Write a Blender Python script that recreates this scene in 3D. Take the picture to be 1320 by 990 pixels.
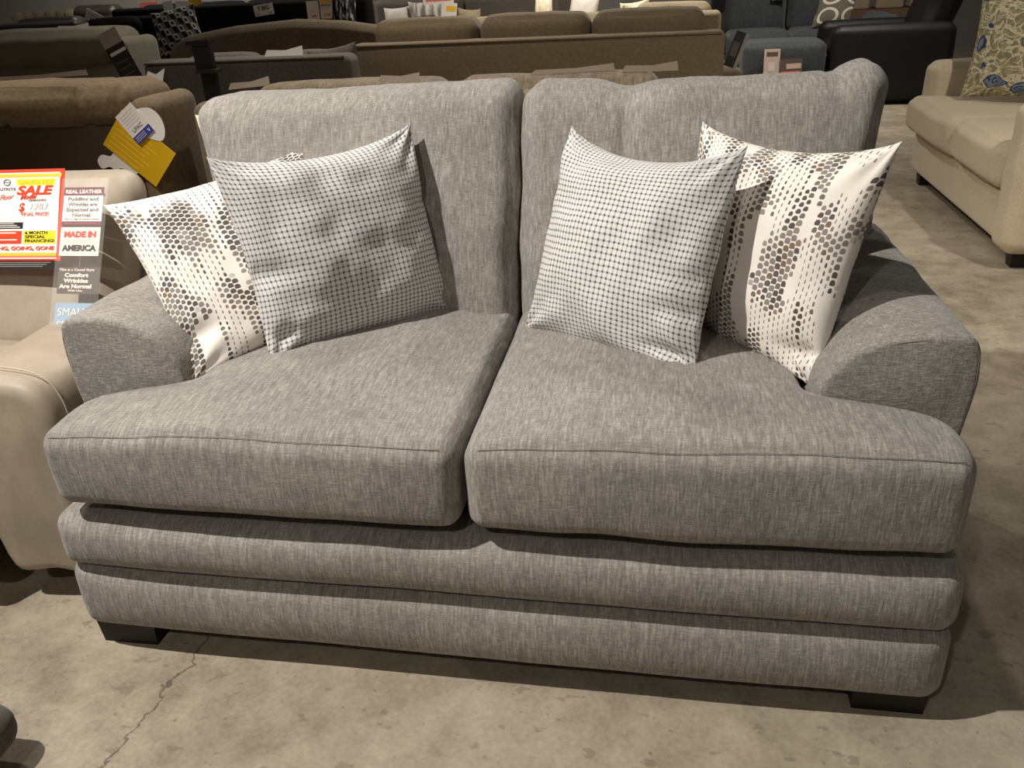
import bpy, math, random
import numpy as np
from mathutils import Vector, Matrix, Euler, noise

for o in list(bpy.data.objects): bpy.data.objects.remove(o, do_unlink=True)
scene = bpy.context.scene
C = scene.collection
R = math.radians
random.seed(7)

# ------------------------------------------------------------------ camera
F_PX = 1101.0
yaw, pitch, roll = R(10.96), R(25.74), R(-3.03)
fw = Vector((-math.sin(yaw)*math.cos(pitch), math.cos(yaw)*math.cos(pitch), -math.sin(pitch)))
rt = Vector((math.cos(yaw), math.sin(yaw), 0)); up = rt.cross(fw)
r2 = rt*math.cos(roll) + up*math.sin(roll); u2 = -rt*math.sin(roll) + up*math.cos(roll)
cam_d = bpy.data.cameras.new('camera'); cam = bpy.data.objects.new('camera', cam_d); C.objects.link(cam)
M = Matrix((r2, u2, -fw)).transposed().to_4x4(); M.translation = (.325, -1.181, 1.214)
cam.matrix_world = M
cam_d.sensor_fit = 'HORIZONTAL'; cam_d.sensor_width = 36.0; cam_d.lens = 36.0*F_PX/1320.0
cam_d.clip_start = .02; cam_d.clip_end = 100
scene.camera = cam

# ------------------------------------------------------------------ light
wd = bpy.data.worlds.new('world'); scene.world = wd; wd.use_nodes = True
bg = wd.node_tree.nodes['Background']; bg.inputs[0].default_value = (1.0, .93, .84, 1); bg.inputs[1].default_value = .075
vs = scene.view_settings
vs.view_transform = 'Standard'; vs.look = 'None'; vs.gamma = 1.0; vs.use_curve_mapping = False; vs.exposure = 0.0

def spot(name, loc, target, watts, angle=80, blend=.6, radius=.04, col=(1, .93, .83)):
    d = bpy.data.lights.new(name, 'SPOT'); d.energy = watts; d.spot_size = R(angle); d.spot_blend = blend
    d.shadow_soft_size = radius; d.color = col
    o = bpy.data.objects.new(name, d); C.objects.link(o); o.location = loc
    o.rotation_euler = (Vector(target)-Vector(loc)).to_track_quat('-Z', 'Y').to_euler()
    return o
spot('track_spot_key', (-1.5, -.72, 3.15), (.05, .3, .45), 490, 80, .8, .035, (1, .955, .885))
spot('track_spot_front', (-.5, -2.7, 3.1), (.1, .0, .3), 90, 80, .9, .06, (1, .945, .865))
spot('track_spot_aisle', (2.3, .9, 3.4), (1.9, 2.9, .3), 240, 80, .9, .06)
spot('track_spot_rear', (-1.3, 3.5, 3.4), (-1.2, 2.6, .8), 220, 100, .9, .06)
spot('track_spot_rear', (-2.4, 1.6, 3.4), (-1.7, 1.4, .8), 150, 80, .9, .06)
spot('track_spot_rear', (.2, 3.0, 3.4), (-.1, 2.0, .8), 100, 90, .9, .06)
spot('track_spot_far', (-.6, 6.4, 3.4), (-.6, 6.0, .8), 420, 120, .9, .06)
spot('track_spot_far', (-4.2, 7.6, 3.4), (-4.2, 8.2, .8), 380, 120, .9, .06)
spot('track_spot_far', (1.8, 6.4, 3.4), (1.6, 7.8, .5), 260, 120, .9, .06)
spot('added_wall_fill', (-6.5, 10.3, 3.4), (-7.0, 12, .9), 260, 110, .9, .06)  # no known fixture: lamp added to brighten the far left wall
spot('added_wall_fill', (-1.5, 10.5, 3.4), (-1.5, 12, .9), 160, 110, .9, .06)  # second added lamp, lifts the middle of the back wall

# ------------------------------------------------------------------ material helpers
class NT:
    def __init__(s, m): s.t = m.node_tree; s.n = s.t.nodes; s.l = s.t.links
    def node(s, typ, **kw):
        n = s.n.new(typ)
        for k, v in kw.items(): setattr(n, k, v)
        return n
    def link(s, a, b): s.l.new(a, b)
    def m(s, op, a, b=None, c=None):
        n = s.n.new('ShaderNodeMath'); n.operation = op
        for i, v in enumerate((a, b, c)):
            if v is None: continue
            if isinstance(v, (int, float)): n.inputs[i].default_value = v
            else: s.l.new(v, n.inputs[i])
        return n.outputs[0]
    def mix(s, fac, a, b, blend='MIX'):
        n = s.n.new('ShaderNodeMix'); n.data_type = 'RGBA'; n.blend_type = blend
        for sock, v in ((n.inputs[0], fac), (n.inputs[6], a), (n.inputs[7], b)):
            if isinstance(v, (int, float)): sock.default_value = v
            elif isinstance(v, (tuple, list)): sock.default_value = (*v[:3], 1)
            else: s.l.new(v, sock)
        return n.outputs[2]
    def noise(s, vec, scale=1, detail=2, rough=.5):
        n = s.n.new('ShaderNodeTexNoise'); n.inputs['Scale'].default_value = scale
        n.inputs['Detail'].default_value = detail; n.inputs['Roughness'].default_value = rough
        if vec is not None: s.l.new(vec, n.inputs['Vector'])
        return n.outputs['Fac']
    def map(s, vec, scale=(1, 1, 1), loc=(0, 0, 0), rot=(0, 0, 0)):
        n = s.n.new('ShaderNodeMapping'); n.inputs['Scale'].default_value = scale
        n.inputs['Location'].default_value = loc; n.inputs['Rotation'].default_value = rot
        s.l.new(vec, n.inputs['Vector']); return n.outputs[0]
    def ramp(s, fac, stops, interp='LINEAR'):
        n = s.n.new('ShaderNodeValToRGB'); cr = n.color_ramp; cr.interpolation = interp
        while len(cr.elements) < len(stops): cr.elements.new(.5)
        for e, (p, c) in zip(cr.elements, stops):
            e.position = p; e.color = (c, c, c, 1) if isinstance(c, (int, float)) else (*c, 1)
        s.l.new(fac, n.inputs[0]); return n.outputs[0]
def srgb(r, g, b):
    f = lambda v: (v/255/12.92) if v/255 <= .04045 else ((v/255+.055)/1.055)**2.4
    return (f(r), f(g), f(b))
def base_mat(name, rough=.8, spec=.3):
    m = bpy.data.materials.new(name); m.use_nodes = True
    b = m.node_tree.nodes['Principled BSDF']; b.inputs['Roughness'].default_value = rough
    b.inputs['Specular IOR Level'].default_value = spec
    return m, NT(m), b
def plain(name, col, rough=.7, spec=.3, var=.12, scale=25, bump=.0):
    m, t, b = base_mat(name, rough, spec)
    tc = t.node('ShaderNodeTexCoord').outputs['Object']
    n = t.noise(tc, scale, 4)
    c = t.mix(n, tuple(v*(1-var) for v in col), tuple(min(1, v*(1+var)) for v in col))
    t.link(c, b.inputs['Base Color'])
    if bump:
        bp = t.node('ShaderNodeBump'); bp.inputs['Strength'].default_value = bump; bp.inputs['Distance'].default_value = .004
        t.link(t.noise(tc, scale*4, 4), bp.inputs['Height']); t.link(bp.outputs[0], b.inputs['Normal'])
    return m
def chenille(name, dark, mid, light, streak=(260, 34, 34), cross=(60, 340, 340), fine=560, bump=.5, sheen=.15, big=7, rot=(0, 0, 0)):
    m, t, b = base_mat(name, .92, .15)
    tc = t.map(t.node('ShaderNodeTexCoord').outputs['Object'], rot=rot)
    a = t.noise(t.map(tc, streak), 1, 3, .6)
    c = t.noise(t.map(tc, cross), 1, 2, .6)
    f = t.noise(tc, fine, 2, .6)
    g = t.noise(tc, big, 3, .55)
    v = t.m('ADD', t.m('MULTIPLY', a, .44), t.m('ADD', t.m('MULTIPLY', c, .24), t.m('ADD', t.m('MULTIPLY', f, .18), t.m('MULTIPLY', g, .14))))
    col = t.ramp(v, [(.31, dark), (.5, mid), (.69, light)])
    t.link(col, b.inputs['Base Color'])
    bp = t.node('ShaderNodeBump'); bp.inputs['Strength'].default_value = bump; bp.inputs['Distance'].default_value = .004
    t.link(v, bp.inputs['Height']); t.link(bp.outputs[0], b.inputs['Normal'])
    if sheen:
        b.inputs['Sheen Weight'].default_value = sheen; b.inputs['Sheen Roughness'].default_value = .5
    return m

D_, M_, L_ = srgb(95, 91, 87), srgb(138, 133, 127), srgb(184, 179, 171)
MAT = {}
MAT['chenille'] = chenille('grey_chenille', D_, M_, L_)
MAT['chenille_arm'] = chenille('grey_chenille_arm', D_, M_, L_, streak=(70, 220, 280), cross=(300, 70, 70))
MAT['seam'] = plain('grey_seam_thread', srgb(130, 124, 117))
MAT['dark_leg'] = plain('dark_stained_wood', srgb(24, 20, 18), .5, .3, .3)
MAT['brown_suede'] = chenille('brown_suede', srgb(88, 72, 52), srgb(112, 94, 70), srgb(132, 112, 86), streak=(70, 70, 70), cross=(120, 120, 120), fine=300, bump=.25)
MAT['brown_back'] = plain('dark_brown_suede', srgb(74, 63, 51), .9, .1, .15, 60)
MAT['brown_chenille'] = chenille('brown_chenille', srgb(70, 60, 47), srgb(108, 95, 76), srgb(140, 125, 103), streak=(120, 20, 16), cross=(40, 90, 90), fine=260)
MAT['taupe'] = chenille('taupe_velvet', srgb(108, 94, 74), srgb(122, 107, 85), srgb(138, 121, 97), streak=(60, 60, 60), cross=(90, 90, 90), fine=300, bump=.15)
MAT['olive'] = chenille('olive_grey_leather', srgb(96, 91, 76), srgb(106, 101, 86), srgb(116, 110, 94), streak=(12, 12, 12), cross=(20, 20, 20), fine=120, bump=.08)
MAT['charcoal'] = chenille('charcoal_fabric', srgb(74, 68, 62), srgb(88, 82, 75), srgb(104, 97, 88), streak=(100, 100, 100), cross=(160, 160, 160), fine=300, bump=.2)
MAT['boucle'] = chenille('tan_boucle', srgb(96, 82, 64), srgb(124, 108, 86), srgb(152, 134, 108), streak=(90, 90, 90), cross=(130, 130, 130), fine=200, bump=.6)
MAT['black'] = plain('black_leather', srgb(22, 21, 22), .5, .35, .2, 20, .1)
MAT['black_fabric'] = plain('black_fabric', srgb(20, 19, 20), .9, .1, .2, 60)
MAT['dark_leather'] = plain('dark_brown_leather', srgb(46, 40, 36), .5, .35, .15, 20)
MAT['slate'] = chenille('slate_blue_fabric', srgb(58, 62, 64), srgb(70, 74, 77), srgb(84, 88, 91), streak=(40, 40, 40), cross=(90, 90, 90), fine=200, bump=.15)
MAT['cream'] = chenille('cream_tweed', srgb(172, 158, 132), srgb(192, 178, 151), srgb(208, 194, 168), streak=(160, 160, 160), cross=(220, 220, 220), fine=350, bump=.35)
MAT['beige_far'] = chenille('beige_fabric', srgb(132, 118, 94), srgb(152, 138, 112), srgb(170, 156, 130), streak=(40, 40, 40), cross=(60, 60, 60), fine=150, bump=.2)
MAT['leather'] = chenille('tan_leather', srgb(150, 137, 120), srgb(158, 145, 128), srgb(166, 153, 136), streak=(30, 30, 30), cross=(160, 160, 160), fine=500, bump=.07, sheen=0)
MAT['leather'].node_tree.nodes['Principled BSDF'].inputs['Roughness'].default_value = .5
MAT['leather'].node_tree.nodes['Principled BSDF'].inputs['Specular IOR Level'].default_value = .4
MAT['stitch'] = plain('pale_stitching', srgb(190, 176, 156))
MAT['white_paper'] = plain('white_paper', srgb(236, 230, 222), .6, .3, .02)
MAT['grey_paper'] = plain('grey_paper', srgb(150, 140, 128), .6, .3, .05)
MAT['brown_paper'] = plain('brown_paper', srgb(122, 108, 92), .6, .3, .1)
MAT['yellow_paper'] = plain('yellow_paper', srgb(214, 168, 18), .6, .3, .05)
MAT['bright_yellow'] = plain('bright_yellow_print', srgb(250, 226, 40), .6, .3, .02)
MAT['orange_print'] = plain('orange_print', srgb(244, 190, 60), .6, .3, .02)
MAT['red_print'] = plain('red_print', srgb(226, 66, 36), .5, .3, .03)
MAT['salmon_print'] = plain('salmon_print', srgb(222, 120, 100), .6, .3, .02)
MAT['black_print'] = plain('black_print', srgb(40, 36, 34), .5, .3, .02)
MAT['grey_print'] = plain('grey_print', srgb(128, 122, 120), .6, .3, .02)
MAT['pale_print'] = plain('pale_print', srgb(206, 198, 192), .6, .3, .02)
MAT['plum_print'] = plain('plum_print', srgb(118, 52, 72), .5, .3, .02)
MAT['brown_print'] = plain('taupe_print', srgb(92, 78, 72), .5, .3, .02)
MAT['blue_print'] = plain('blue_print', srgb(62, 66, 148), .5, .3, .02)
MAT['sky_print'] = plain('pale_blue_print', srgb(150, 176, 198), .5, .3, .02)
MAT['cream_paper'] = plain('cream_paper', srgb(240, 226, 212), .6, .3, .02)
MAT['pink_paper'] = plain('pink_paper', srgb(196, 172, 158), .6, .3, .1)
MAT['wood'] = plain('brown_wood', srgb(110, 84, 62), .6, .3, .25, 12)
MAT['white_plaster'] = plain('white_ceramic', srgb(206, 198, 186), .6, .3, .03)
MAT['taupe_ring'] = plain('taupe_ring', srgb(112, 98, 84), .6, .3, .1)
MAT['fur'] = chenille('cream_fur', srgb(176, 150, 108), srgb(226, 212, 184), srgb(242, 234, 216), streak=(70, 20, 12), cross=(120, 60, 60), fine=300)
# clear sleeve
m, t, b = base_mat('clear_vinyl', .12, .5); b.inputs['Alpha'].default_value = .06; b.inputs['Base Color'].default_value = (.9, .88, .84, 1); MAT['vinyl'] = m

# houndstooth-like check pillow cloth (uv based)
def check_mat(name, N):
    m, t, b = base_mat(name, .95, .1)
    uv = t.node('ShaderNodeTexCoord').outputs['UV']
    wob = t.node('ShaderNodeTexNoise'); wob.inputs['Scale'].default_value = 9; t.link(uv, wob.inputs['Vector'])
    w = t.node('ShaderNodeVectorMath', operation='MULTIPLY_ADD'); t.link(wob.outputs['Color'], w.inputs[0])
    w.inputs[1].default_value = (.012, .012, 0); t.link(uv, w.inputs[2])
    sx = t.node('ShaderNodeSeparateXYZ'); t.link(w.outputs[0], sx.inputs[0])
    cell = t.noise(t.map(uv, (N, N, 1)), 1.0, 1)
    def wave(s): return t.m('MULTIPLY_ADD', t.m('COSINE', t.m('MULTIPLY', s, 2*math.pi*N)), .5, .5)
    gx, gy = wave(sx.outputs[0]), wave(sx.outputs[1])
    dot = t.ramp(t.m('ADD', t.m('MULTIPLY', gx, gy), t.m('MULTIPLY_ADD', cell, .34, -.17)), [(.56, 0.), (.80, 1.)])
    line = t.ramp(t.m('MAXIMUM', gx, gy), [(.55, 0.), (.9, 1.)])
    fz = t.noise(t.map(uv, (300, 300, 1)), 1, 2)
    c = t.mix(line, srgb(232, 229, 225), srgb(196, 194, 192))
    c = t.mix(dot, c, srgb(84, 83, 86))
    c = t.mix(t.m('MULTIPLY', fz, .22), c, srgb(110, 108, 106))
    t.link(c, b.inputs['Base Color'])
    bp = t.node('ShaderNodeBump'); bp.inputs['Strength'].default_value = .5; bp.inputs['Distance'].default_value = .003
    t.link(t.m('SUBTRACT', fz, dot), bp.inputs['Height']); t.link(bp.outputs[0], b.inputs['Normal'])
    return m
MAT['check'] = check_mat('grey_white_check', 37)

# snakeskin print cloth: staggered scales whose size and tint change along bands
def snake_mat(name, seed):
    m, t, b = base_mat(name, .9, .15)
    uv = t.node('ShaderNodeTexCoord').outputs['UV']
    sx = t.node('ShaderNodeSeparateXYZ'); t.link(uv, sx.inputs[0])
    NU, NV = 35.0, 31.0
    U = t.m('MULTIPLY', sx.outputs[0], NU)
    col = t.m('FLOOR', U)
    stag = t.m('MULTIPLY', t.m('MODULO', col, 2.0), .5)
    V = t.m('ADD', t.m('MULTIPLY', sx.outputs[1], NV), stag)
    row = t.m('FLOOR', V)
    a = t.m('SUBTRACT', t.m('FRACT', U), .5)
    bb = t.m('SUBTRACT', t.m('FRACT', V), .5)
    cv = t.node('ShaderNodeCombineXYZ'); t.link(col, cv.inputs[0]); t.link(t.m('SUBTRACT', row, stag), cv.inputs[1]); cv.inputs[2].default_value = seed
    cell = cv.outputs[0]
    s1 = t.noise(t.map(cell, (.23, .12, 1)), 1.0, 1.5, .5)         # size of scales
    s2 = t.noise(t.map(cell, (.23, .065, 1), loc=(40, 9, 3)), 1.0, 1)     # bare bands
    s3 = t.noise(t.map(cell, (.34, .15, 1), loc=(11, 70, 5)), 1.0, 1)     # tint
    wx = t.ramp(s1, [(.41, .10), (.47, .22), (.51, .44), (.58, .56)])
    hy = t.ramp(s1, [(.43, .32), (.50, .36), (.60, .43)])
    # pointed-top scale: width shrinks upward
    wxx = t.m('MULTIPLY', wx, t.m('SUBTRACT', 1.0, t.m('MULTIPLY', bb, .55)))
    q = t.m('ADD', t.m('POWER', t.m('DIVIDE', t.m('ABSOLUTE', a), wxx), 2.6), t.m('POWER', t.m('DIVIDE', t.m('ABSOLUTE', bb), hy), 2.6))
    inside = t.ramp(q, [(.78, 1.), (1.0, 0.)])
    keep = t.ramp(s2, [(.395, 0.), (.40, 1.)])
    mask = t.m('MULTIPLY', inside, keep)
    tint = t.ramp(s3, [(0., srgb(60, 52, 48)), (.40, srgb(98, 92, 88)), (.45, srgb(132, 124, 118)), (.52, srgb(126, 120, 116)),
                       (.56, srgb(116, 92, 68)), (.60, srgb(70, 66, 68)), (.66, srgb(52, 52, 58))], 'CONSTANT')
    fz = t.noise(t.map(uv, (220, 220, 1)), 1, 2)
    ground = t.mix(t.noise(t.map(uv, (8, 8, 1)), 1, 2), srgb(228, 220, 210), srgb(238, 231, 223))
    c = t.mix(mask, ground, t.mix(t.m('MULTIPLY', fz, .35), tint, srgb(170, 160, 150)))
    t.link(c, b.inputs['Base Color'])
    bp = t.node('ShaderNodeBump'); bp.inputs['Strength'].default_value = .25; bp.inputs['Distance'].default_value = .002
    t.link(t.m('SUBTRACT', fz, mask), bp.inputs['Height']); t.link(bp.outputs[0], b.inputs['Normal'])
    return m
MAT['snake_a'] = snake_mat('snakeskin_print_a', 3.3)
MAT['snake_b'] = snake_mat('snakeskin_print_b', 21.7)

# ------------------------------------------------------------------ mesh helpers
def mesh_obj(name, verts, faces, mat, parent=None, smooth=True, uvs=None):
    me = bpy.data.meshes.new(name); me.from_pydata([tuple(v) for v in verts], [], [tuple(f) for f in faces])
    if uvs is not None:
        l = me.uv_layers.new(name='UVMap')
        idx = np.empty(len(me.loops), dtype=np.int32); me.loops.foreach_get('vertex_index', idx)
        l.data.foreach_set('uv', np.asarray(uvs, dtype=np.float32)[idx].ravel())
    if smooth: me.polygons.foreach_set('use_smooth', [True]*len(me.polygons))
    me.update()
    o = bpy.data.objects.new(name, me); C.objects.link(o)
    if mat: me.materials.append(MAT[mat] if isinstance(mat, str) else mat)
    if parent: o.parent = parent
    return o
def thing(name, label, cat, loc=(0, 0, 0), rotz=0, group=None, matrix=None):
    o = bpy.data.objects.new(name, None); C.objects.link(o); o.empty_display_size = .1
    if matrix is not None: o.matrix_world = matrix
    else: o.location = loc; o.rotation_euler = (0, 0, rotz)
    o['label'] = label; o['category'] = cat
    if group: o['group'] = group
    return o
def tag(o, label, cat, group=None):
    o['label'] = label; o['category'] = cat
    if group: o['group'] = group
    return o
def struct(o): o['kind'] = 'structure'; return o

def softgeo(lo, hi, r=.04, n=(10, 10, 10), bulge=(0, 0, 0), k=3):
    """rounded box between lo and hi, faces crowned by bulge; returns verts (N,3), quads"""
    lo = np.array(lo, float); hi = np.array(hi, float); c = (lo+hi)/2; h = (hi-lo)/2
    r = min(r, h.min()*.98)
    ax = []
    for i in range(3):
        e = h[i]-r + r*np.tan(np.linspace(0, math.pi/4, k+1))[1:]
        mid = np.linspace(-(h[i]-r), h[i]-r, max(2, n[i]))
        ax.append(np.concatenate([-e[::-1], mid, e]))
    key = {}; V = []; Fc = []
    def vid(i, j, l):
        q = (i, j, l)
        if q not in key: key[q] = len(V); V.append((ax[0][i], ax[1][j], ax[2][l]))
        return key[q]
    N = [len(a) for a in ax]
    for d in range(3):
        a, b = (d+1) % 3, (d+2) % 3
        for s in (0, N[d]-1):
            for i in range(N[a]-1):
                for j in range(N[b]-1):
                    q = []
                    for (ii, jj) in ((i, j), (i+1, j), (i+1, j+1), (i, j+1)):
                        ix = [0, 0, 0]; ix[d] = s; ix[a] = ii; ix[b] = jj; q.append(vid(*ix))
                    Fc.append(q if s else q[::-1])
    V = np.array(V)
    inner = np.clip(V, -(h-r), h-r); d = V-inner; ln = np.linalg.norm(d, axis=1, keepdims=True)
    u = V/h
    P = inner + d/np.maximum(ln, 1e-9)*r
    w = np.maximum(1-u*u, 0)
    for i in range(3):
        a, b = (i+1) % 3, (i+2) % 3
        P[:, i] += bulge[i]*u[:, i]*(w[:, a]*w[:, b])**.6
    return P+c, Fc
def fbm(P, scale, amp, seed=0., octs=2):
    out = np.zeros(len(P))
    for i, p in enumerate(P):
        v = Vector((p[0]*scale+seed, p[1]*scale+seed*1.7, p[2]*scale-seed)); s = noise.noise(v)
        if octs > 1: s += .5*noise.noise(v*2.1)
        out[i] = s*amp
    return out
def wobble(P, scale=6, amp=.004, seed=0.):
    Q = P.copy()
    for i in range(3): Q[:, i] += fbm(P, scale, amp, seed+13.1*i)
    return Q
def softbox(name, lo, hi, mat, parent, r=.04, n=(10, 10, 10), bulge=(0, 0, 0), wob=0, wscale=6, seed=0., fn=None, k=3):
    P, Fc = softgeo(lo, hi, r, n, bulge, k)
    if fn: P = fn(P)
    if wob: P = wobble(P, wscale, wob, seed)
    return mesh_obj(name, P, Fc, mat, parent)
def tube(name, pts, rad, mat, parent=None, seg=6, closed=False):
    pts = [Vector(p) for p in pts]; V = []; Fc = []; n = len(pts)
    for i, p in enumerate(pts):
        t = (pts[(i+1) % n if closed else min(i+1, n-1)] - pts[(i-1) % n if closed else max(i-1, 0)]).normalized()
        a = Vector((0, 0, 1)) if abs(t.z) < .9 else Vector((1, 0, 0))
        x = t.cross(a).normalized(); y = t.cross(x)
        for j in range(seg):
            g = 2*math.pi*j/seg; V.append(p + x*rad*math.cos(g) + y*rad*math.sin(g))
    for i in range(n if closed else n-1):
        for j in range(seg):
            a, b = i*seg+j, i*seg+(j+1) % seg; i2 = ((i+1) % n)*seg
            Fc.append((a, b, i2+(j+1) % seg, i2+j))
    if not closed: Fc += [tuple(range(seg))[::-1], tuple((n-1)*seg+j for j in range(seg))]
    return mesh_obj(name, V, Fc, mat, parent)
def loft_y(name, prof, y0, y1, mat, parent, rnd=.02, ny=14, fn=None, wob=0, seed=0., capb=.006):
    """closed x-z profile swept along y with rounded, slightly crowned end caps"""
    prof = np.array(prof, float); cen = prof.mean(0); m = len(prof)
    nx = np.roll(prof, -1, 0)-np.roll(prof, 1, 0); nrm = np.stack([nx[:, 1], -nx[:, 0]], 1); nrm /= np.linalg.norm(nrm, axis=1, keepdims=True)
    if ((prof-cen)*nrm).sum() < 0: nrm = -nrm
    rings = []
    caps = [(0.03, -capb), (.35, -capb*.9), (.7, -capb*.5), (.9, 0)]
    inset = prof - nrm*rnd
    for s, dy in caps: rings.append((cen+(inset-cen)*s, y0+dy))
    for a in np.linspace(0, math.pi/2, 5): rings.append((inset+nrm*rnd*math.sin(a), y0+rnd*(1-math.cos(a))))
    for y in np.linspace(y0+rnd, y1-rnd, ny)[1:-1]: rings.append((prof, y))
    for a in np.linspace(math.pi/2, 0, 5): rings.append((inset+nrm*rnd*math.sin(a), y1-rnd*(1-math.cos(a))))
    for s, dy in caps[::-1]: rings.append((cen+(inset-cen)*s, y1-dy))
    V = np.array([(p[0], y, p[1]) for ring, y in rings for p in ring]); Fc = []
    for i in range(len(rings)-1):
        for j in range(m): Fc.append((i*m+j, i*m+(j+1) % m, (i+1)*m+(j+1) % m, (i+1)*m+j))
    Fc += [tuple(range(m))[::-1], tuple((len(rings)-1)*m+j for j in range(m))]
    if fn: V = fn(V)
    if wob: V = wobble(V, 7, wob, seed)
    o = mesh_obj(name, V, Fc, mat, parent)
    import bmesh
    bm = bmesh.new(); bm.from_mesh(o.data); bmesh.ops.recalc_face_normals(bm, faces=bm.faces); bm.to_mesh(o.data); bm.free()
    return o
def smoothpoly(pts, n=8):
    """closed Catmull-Rom through pts"""
    P = [np.array(p, float) for p in pts]; m = len(P); out = []
    for i in range(m):
        a, b, c, d = P[i-1], P[i], P[(i+1) % m], P[(i+2) % m]
        for k in range(n):
            s = k/n
            out.append(.5*((2*b)+(-a+c)*s+(2*a-5*b+4*c-d)*s*s+(-a+3*b-3*c+d)*s**3))
    return out
def boxg(lo, hi):
    x0, y0, z0 = lo; x1, y1, z1 = hi
    return [(x0, y0, z0), (x1, y0, z0), (x1, y1, z0), (x0, y1, z0), (x0, y0, z1), (x1, y0, z1), (x1, y1, z1), (x0, y1, z1)], \
           [(3, 2, 1, 0), (4, 5, 6, 7), (0, 1, 5, 4), (1, 2, 6, 5), (2, 3, 7, 6), (3, 0, 4, 7)]
def box(name, lo, hi, mat, parent=None, taper=0):
    V, Fc = boxg(lo, hi)
    if taper:
        cx, cy = (lo[0]+hi[0])/2, (lo[1]+hi[1])/2
        V = [(cx+(v[0]-cx)*(1-taper), cy+(v[1]-cy)*(1-taper), v[2]) if i < 4 else v for i, v in enumerate(V)]
    return mesh_obj(name, V, Fc, mat, parent, smooth=False)

def pillow(name, TL, TR, BR, BL, thick, mat, label, group=None, n=56, pinch=.045, seed=0., dents=(), wr=.006, toppinch=None):
    TL, TR, BR, BL = [np.array(p, float) for p in (TL, TR, BR, BL)]
    nrm = np.cross(TR-BL, TL-BR); nrm /= np.linalg.norm(nrm)
    cen = (TL+TR+BR+BL)/4
    t = np.sin(np.linspace(-1, 1, n)*math.pi/2)
    V = []; UV = []; Fc = []
    tp = pinch if toppinch is None else toppinch
    def pt(u, v, side):
        uu = u*(1-pinch*1.6*(1-v*v)**1.0*abs(u)**2); vv = v*(1-(tp if v > 0 else pinch)*1.6*(1-u*u)**.8*abs(v)**2)
        a, b_ = (uu+1)/2, (vv+1)/2
        p = (TL*(1-a)+TR*a)*b_ + (BL*(1-a)+BR*a)*(1-b_)
        pr = (max(0, 1-abs(u)**2.4)*max(0, 1-abs(v)**2.4))**.52
        h = thick/2*pr
        # corner folds
        rr = math.hypot(1-abs(u), 1-abs(v)); ang = math.atan2(1-abs(v)+1e-6, 1-abs(u)+1e-6)
        h += side*0 + wr*math.sin(ang*9+seed)*math.exp(-(rr/.45)**2)*min(1, pr*3)
        nz = noise.noise(Vector((u*2.3+seed, v*2.3-seed, side*3.1)))+.5*noise.noise(Vector((u*5+seed, v*5, side*2.)))
        h += wr*1.1*nz*min(1, pr*2)
        if side > 0:
            for (du, dv, rx, ry, amp) in dents: h += amp*math.exp(-((u-du)/rx)**2-((v-dv)/ry)**2)*min(1, pr*3)
        e = noise.noise(Vector((u*3+seed*2, v*3, 7.)))*.006
        return p + nrm*(side*h + e)
    for side in (1, -1):
        base = len(V)
        for j in range(n):
            for i in range(n):
                V.append(pt(t[i], t[j], side))
                eu = max(0, 1-abs(t[i])**2.4)**.52; ev = max(0, 1-abs(t[j])**2.4)**.52; kk = thick/.45*.62
                gu = t[i]+math.copysign(kk*(1-eu)*ev, t[i]); gv = t[j]+math.copysign(kk*(1-ev)*eu, t[j])
                UV.append(((gu+1)/2, (gv+1)/2))
        for j in range(n-1):
            for i in range(n-1):
                q = (base+j*n+i, base+j*n+i+1, base+(j+1)*n+i+1, base+(j+1)*n+i)
                Fc.append(q if side > 0 else q[::-1])
    low = min(BL[2], BR[2]); org = np.array([cen[0], cen[1], low])
    V = np.array(V)
    root = thing(name, label, 'pillow', tuple(org), group=group)
    mesh_obj('cover', V-org, Fc, mat, root, uvs=UV)
    # sewn edge
    ring = [V[i] for i in range(n)]+[V[j*n+n-1] for j in range(1, n)]+[V[(n-1)*n+i] for i in range(n-2, -1, -1)]+[V[j*n] for j in range(n-2, 0, -1)]
    return root, [p-org for p in ring]

def frame(O, X, Y):
    """matrix with origin O, x axis along X, y near Y"""
    x = Vector(X).normalized(); z = x.cross(Vector(Y)).normalized(); y = z.cross(x)
    m4 = Matrix((x, y, z)).transposed().to_4x4(); m4.translation = O; return m4
def card(name, x0, y0, x1, y1, z, mat, parent, th=.0012, curl=0):
    if not curl: return box(name, (x0, y0, z-th), (x1, y1, z), mat, parent)
    V = []; Fc = []; n = 8
    for s in (0, -th):
        for j in range(n+1):
            for i in range(2):
                f = j/n; V.append(((x0, x1)[i], y0+(y1-y0)*f, z+s+curl*math.sin(f*math.pi)))
    for j in range(n):
        a = 2*j; Fc.append((a, a+1, a+3, a+2)); b = a+2*(n+1); Fc.append((b+2, b+3, b+1, b))
    return mesh_obj(name, V, Fc, mat, parent)
def text(body, x, y, size, mat, parent, z=.0012, bold=0., align='CENTER', shear=0., rot=0., name='lettering', width=None):
    cu = bpy.data.curves.new('t', 'FONT'); cu.body = body; cu.size = size; cu.align_x = align; cu.offset = bold; cu.shear = shear; cu.extrude = .0002
    cu.resolution_u = 3
    o = bpy.data.objects.new('t', cu); C.objects.link(o)
    dg = bpy.context.evaluated_depsgraph_get(); me = bpy.data.meshes.new_from_object(o.evaluated_get(dg))
    bpy.data.objects.remove(o, do_unlink=True); me.name = name
    me.materials.clear(); me.materials.append(MAT[mat])
    ob = bpy.data.objects.new(name, me); C.objects.link(ob); ob.parent = parent
    ob.location = (x, y, z); ob.rotation_euler = (0, 0, rot)
    if width:
        w = max(v.co.x for v in me.vertices)-min(v.co.x for v in me.vertices)
        if w > 0: ob.scale = (width/w, 1, 1)
    return ob

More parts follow.
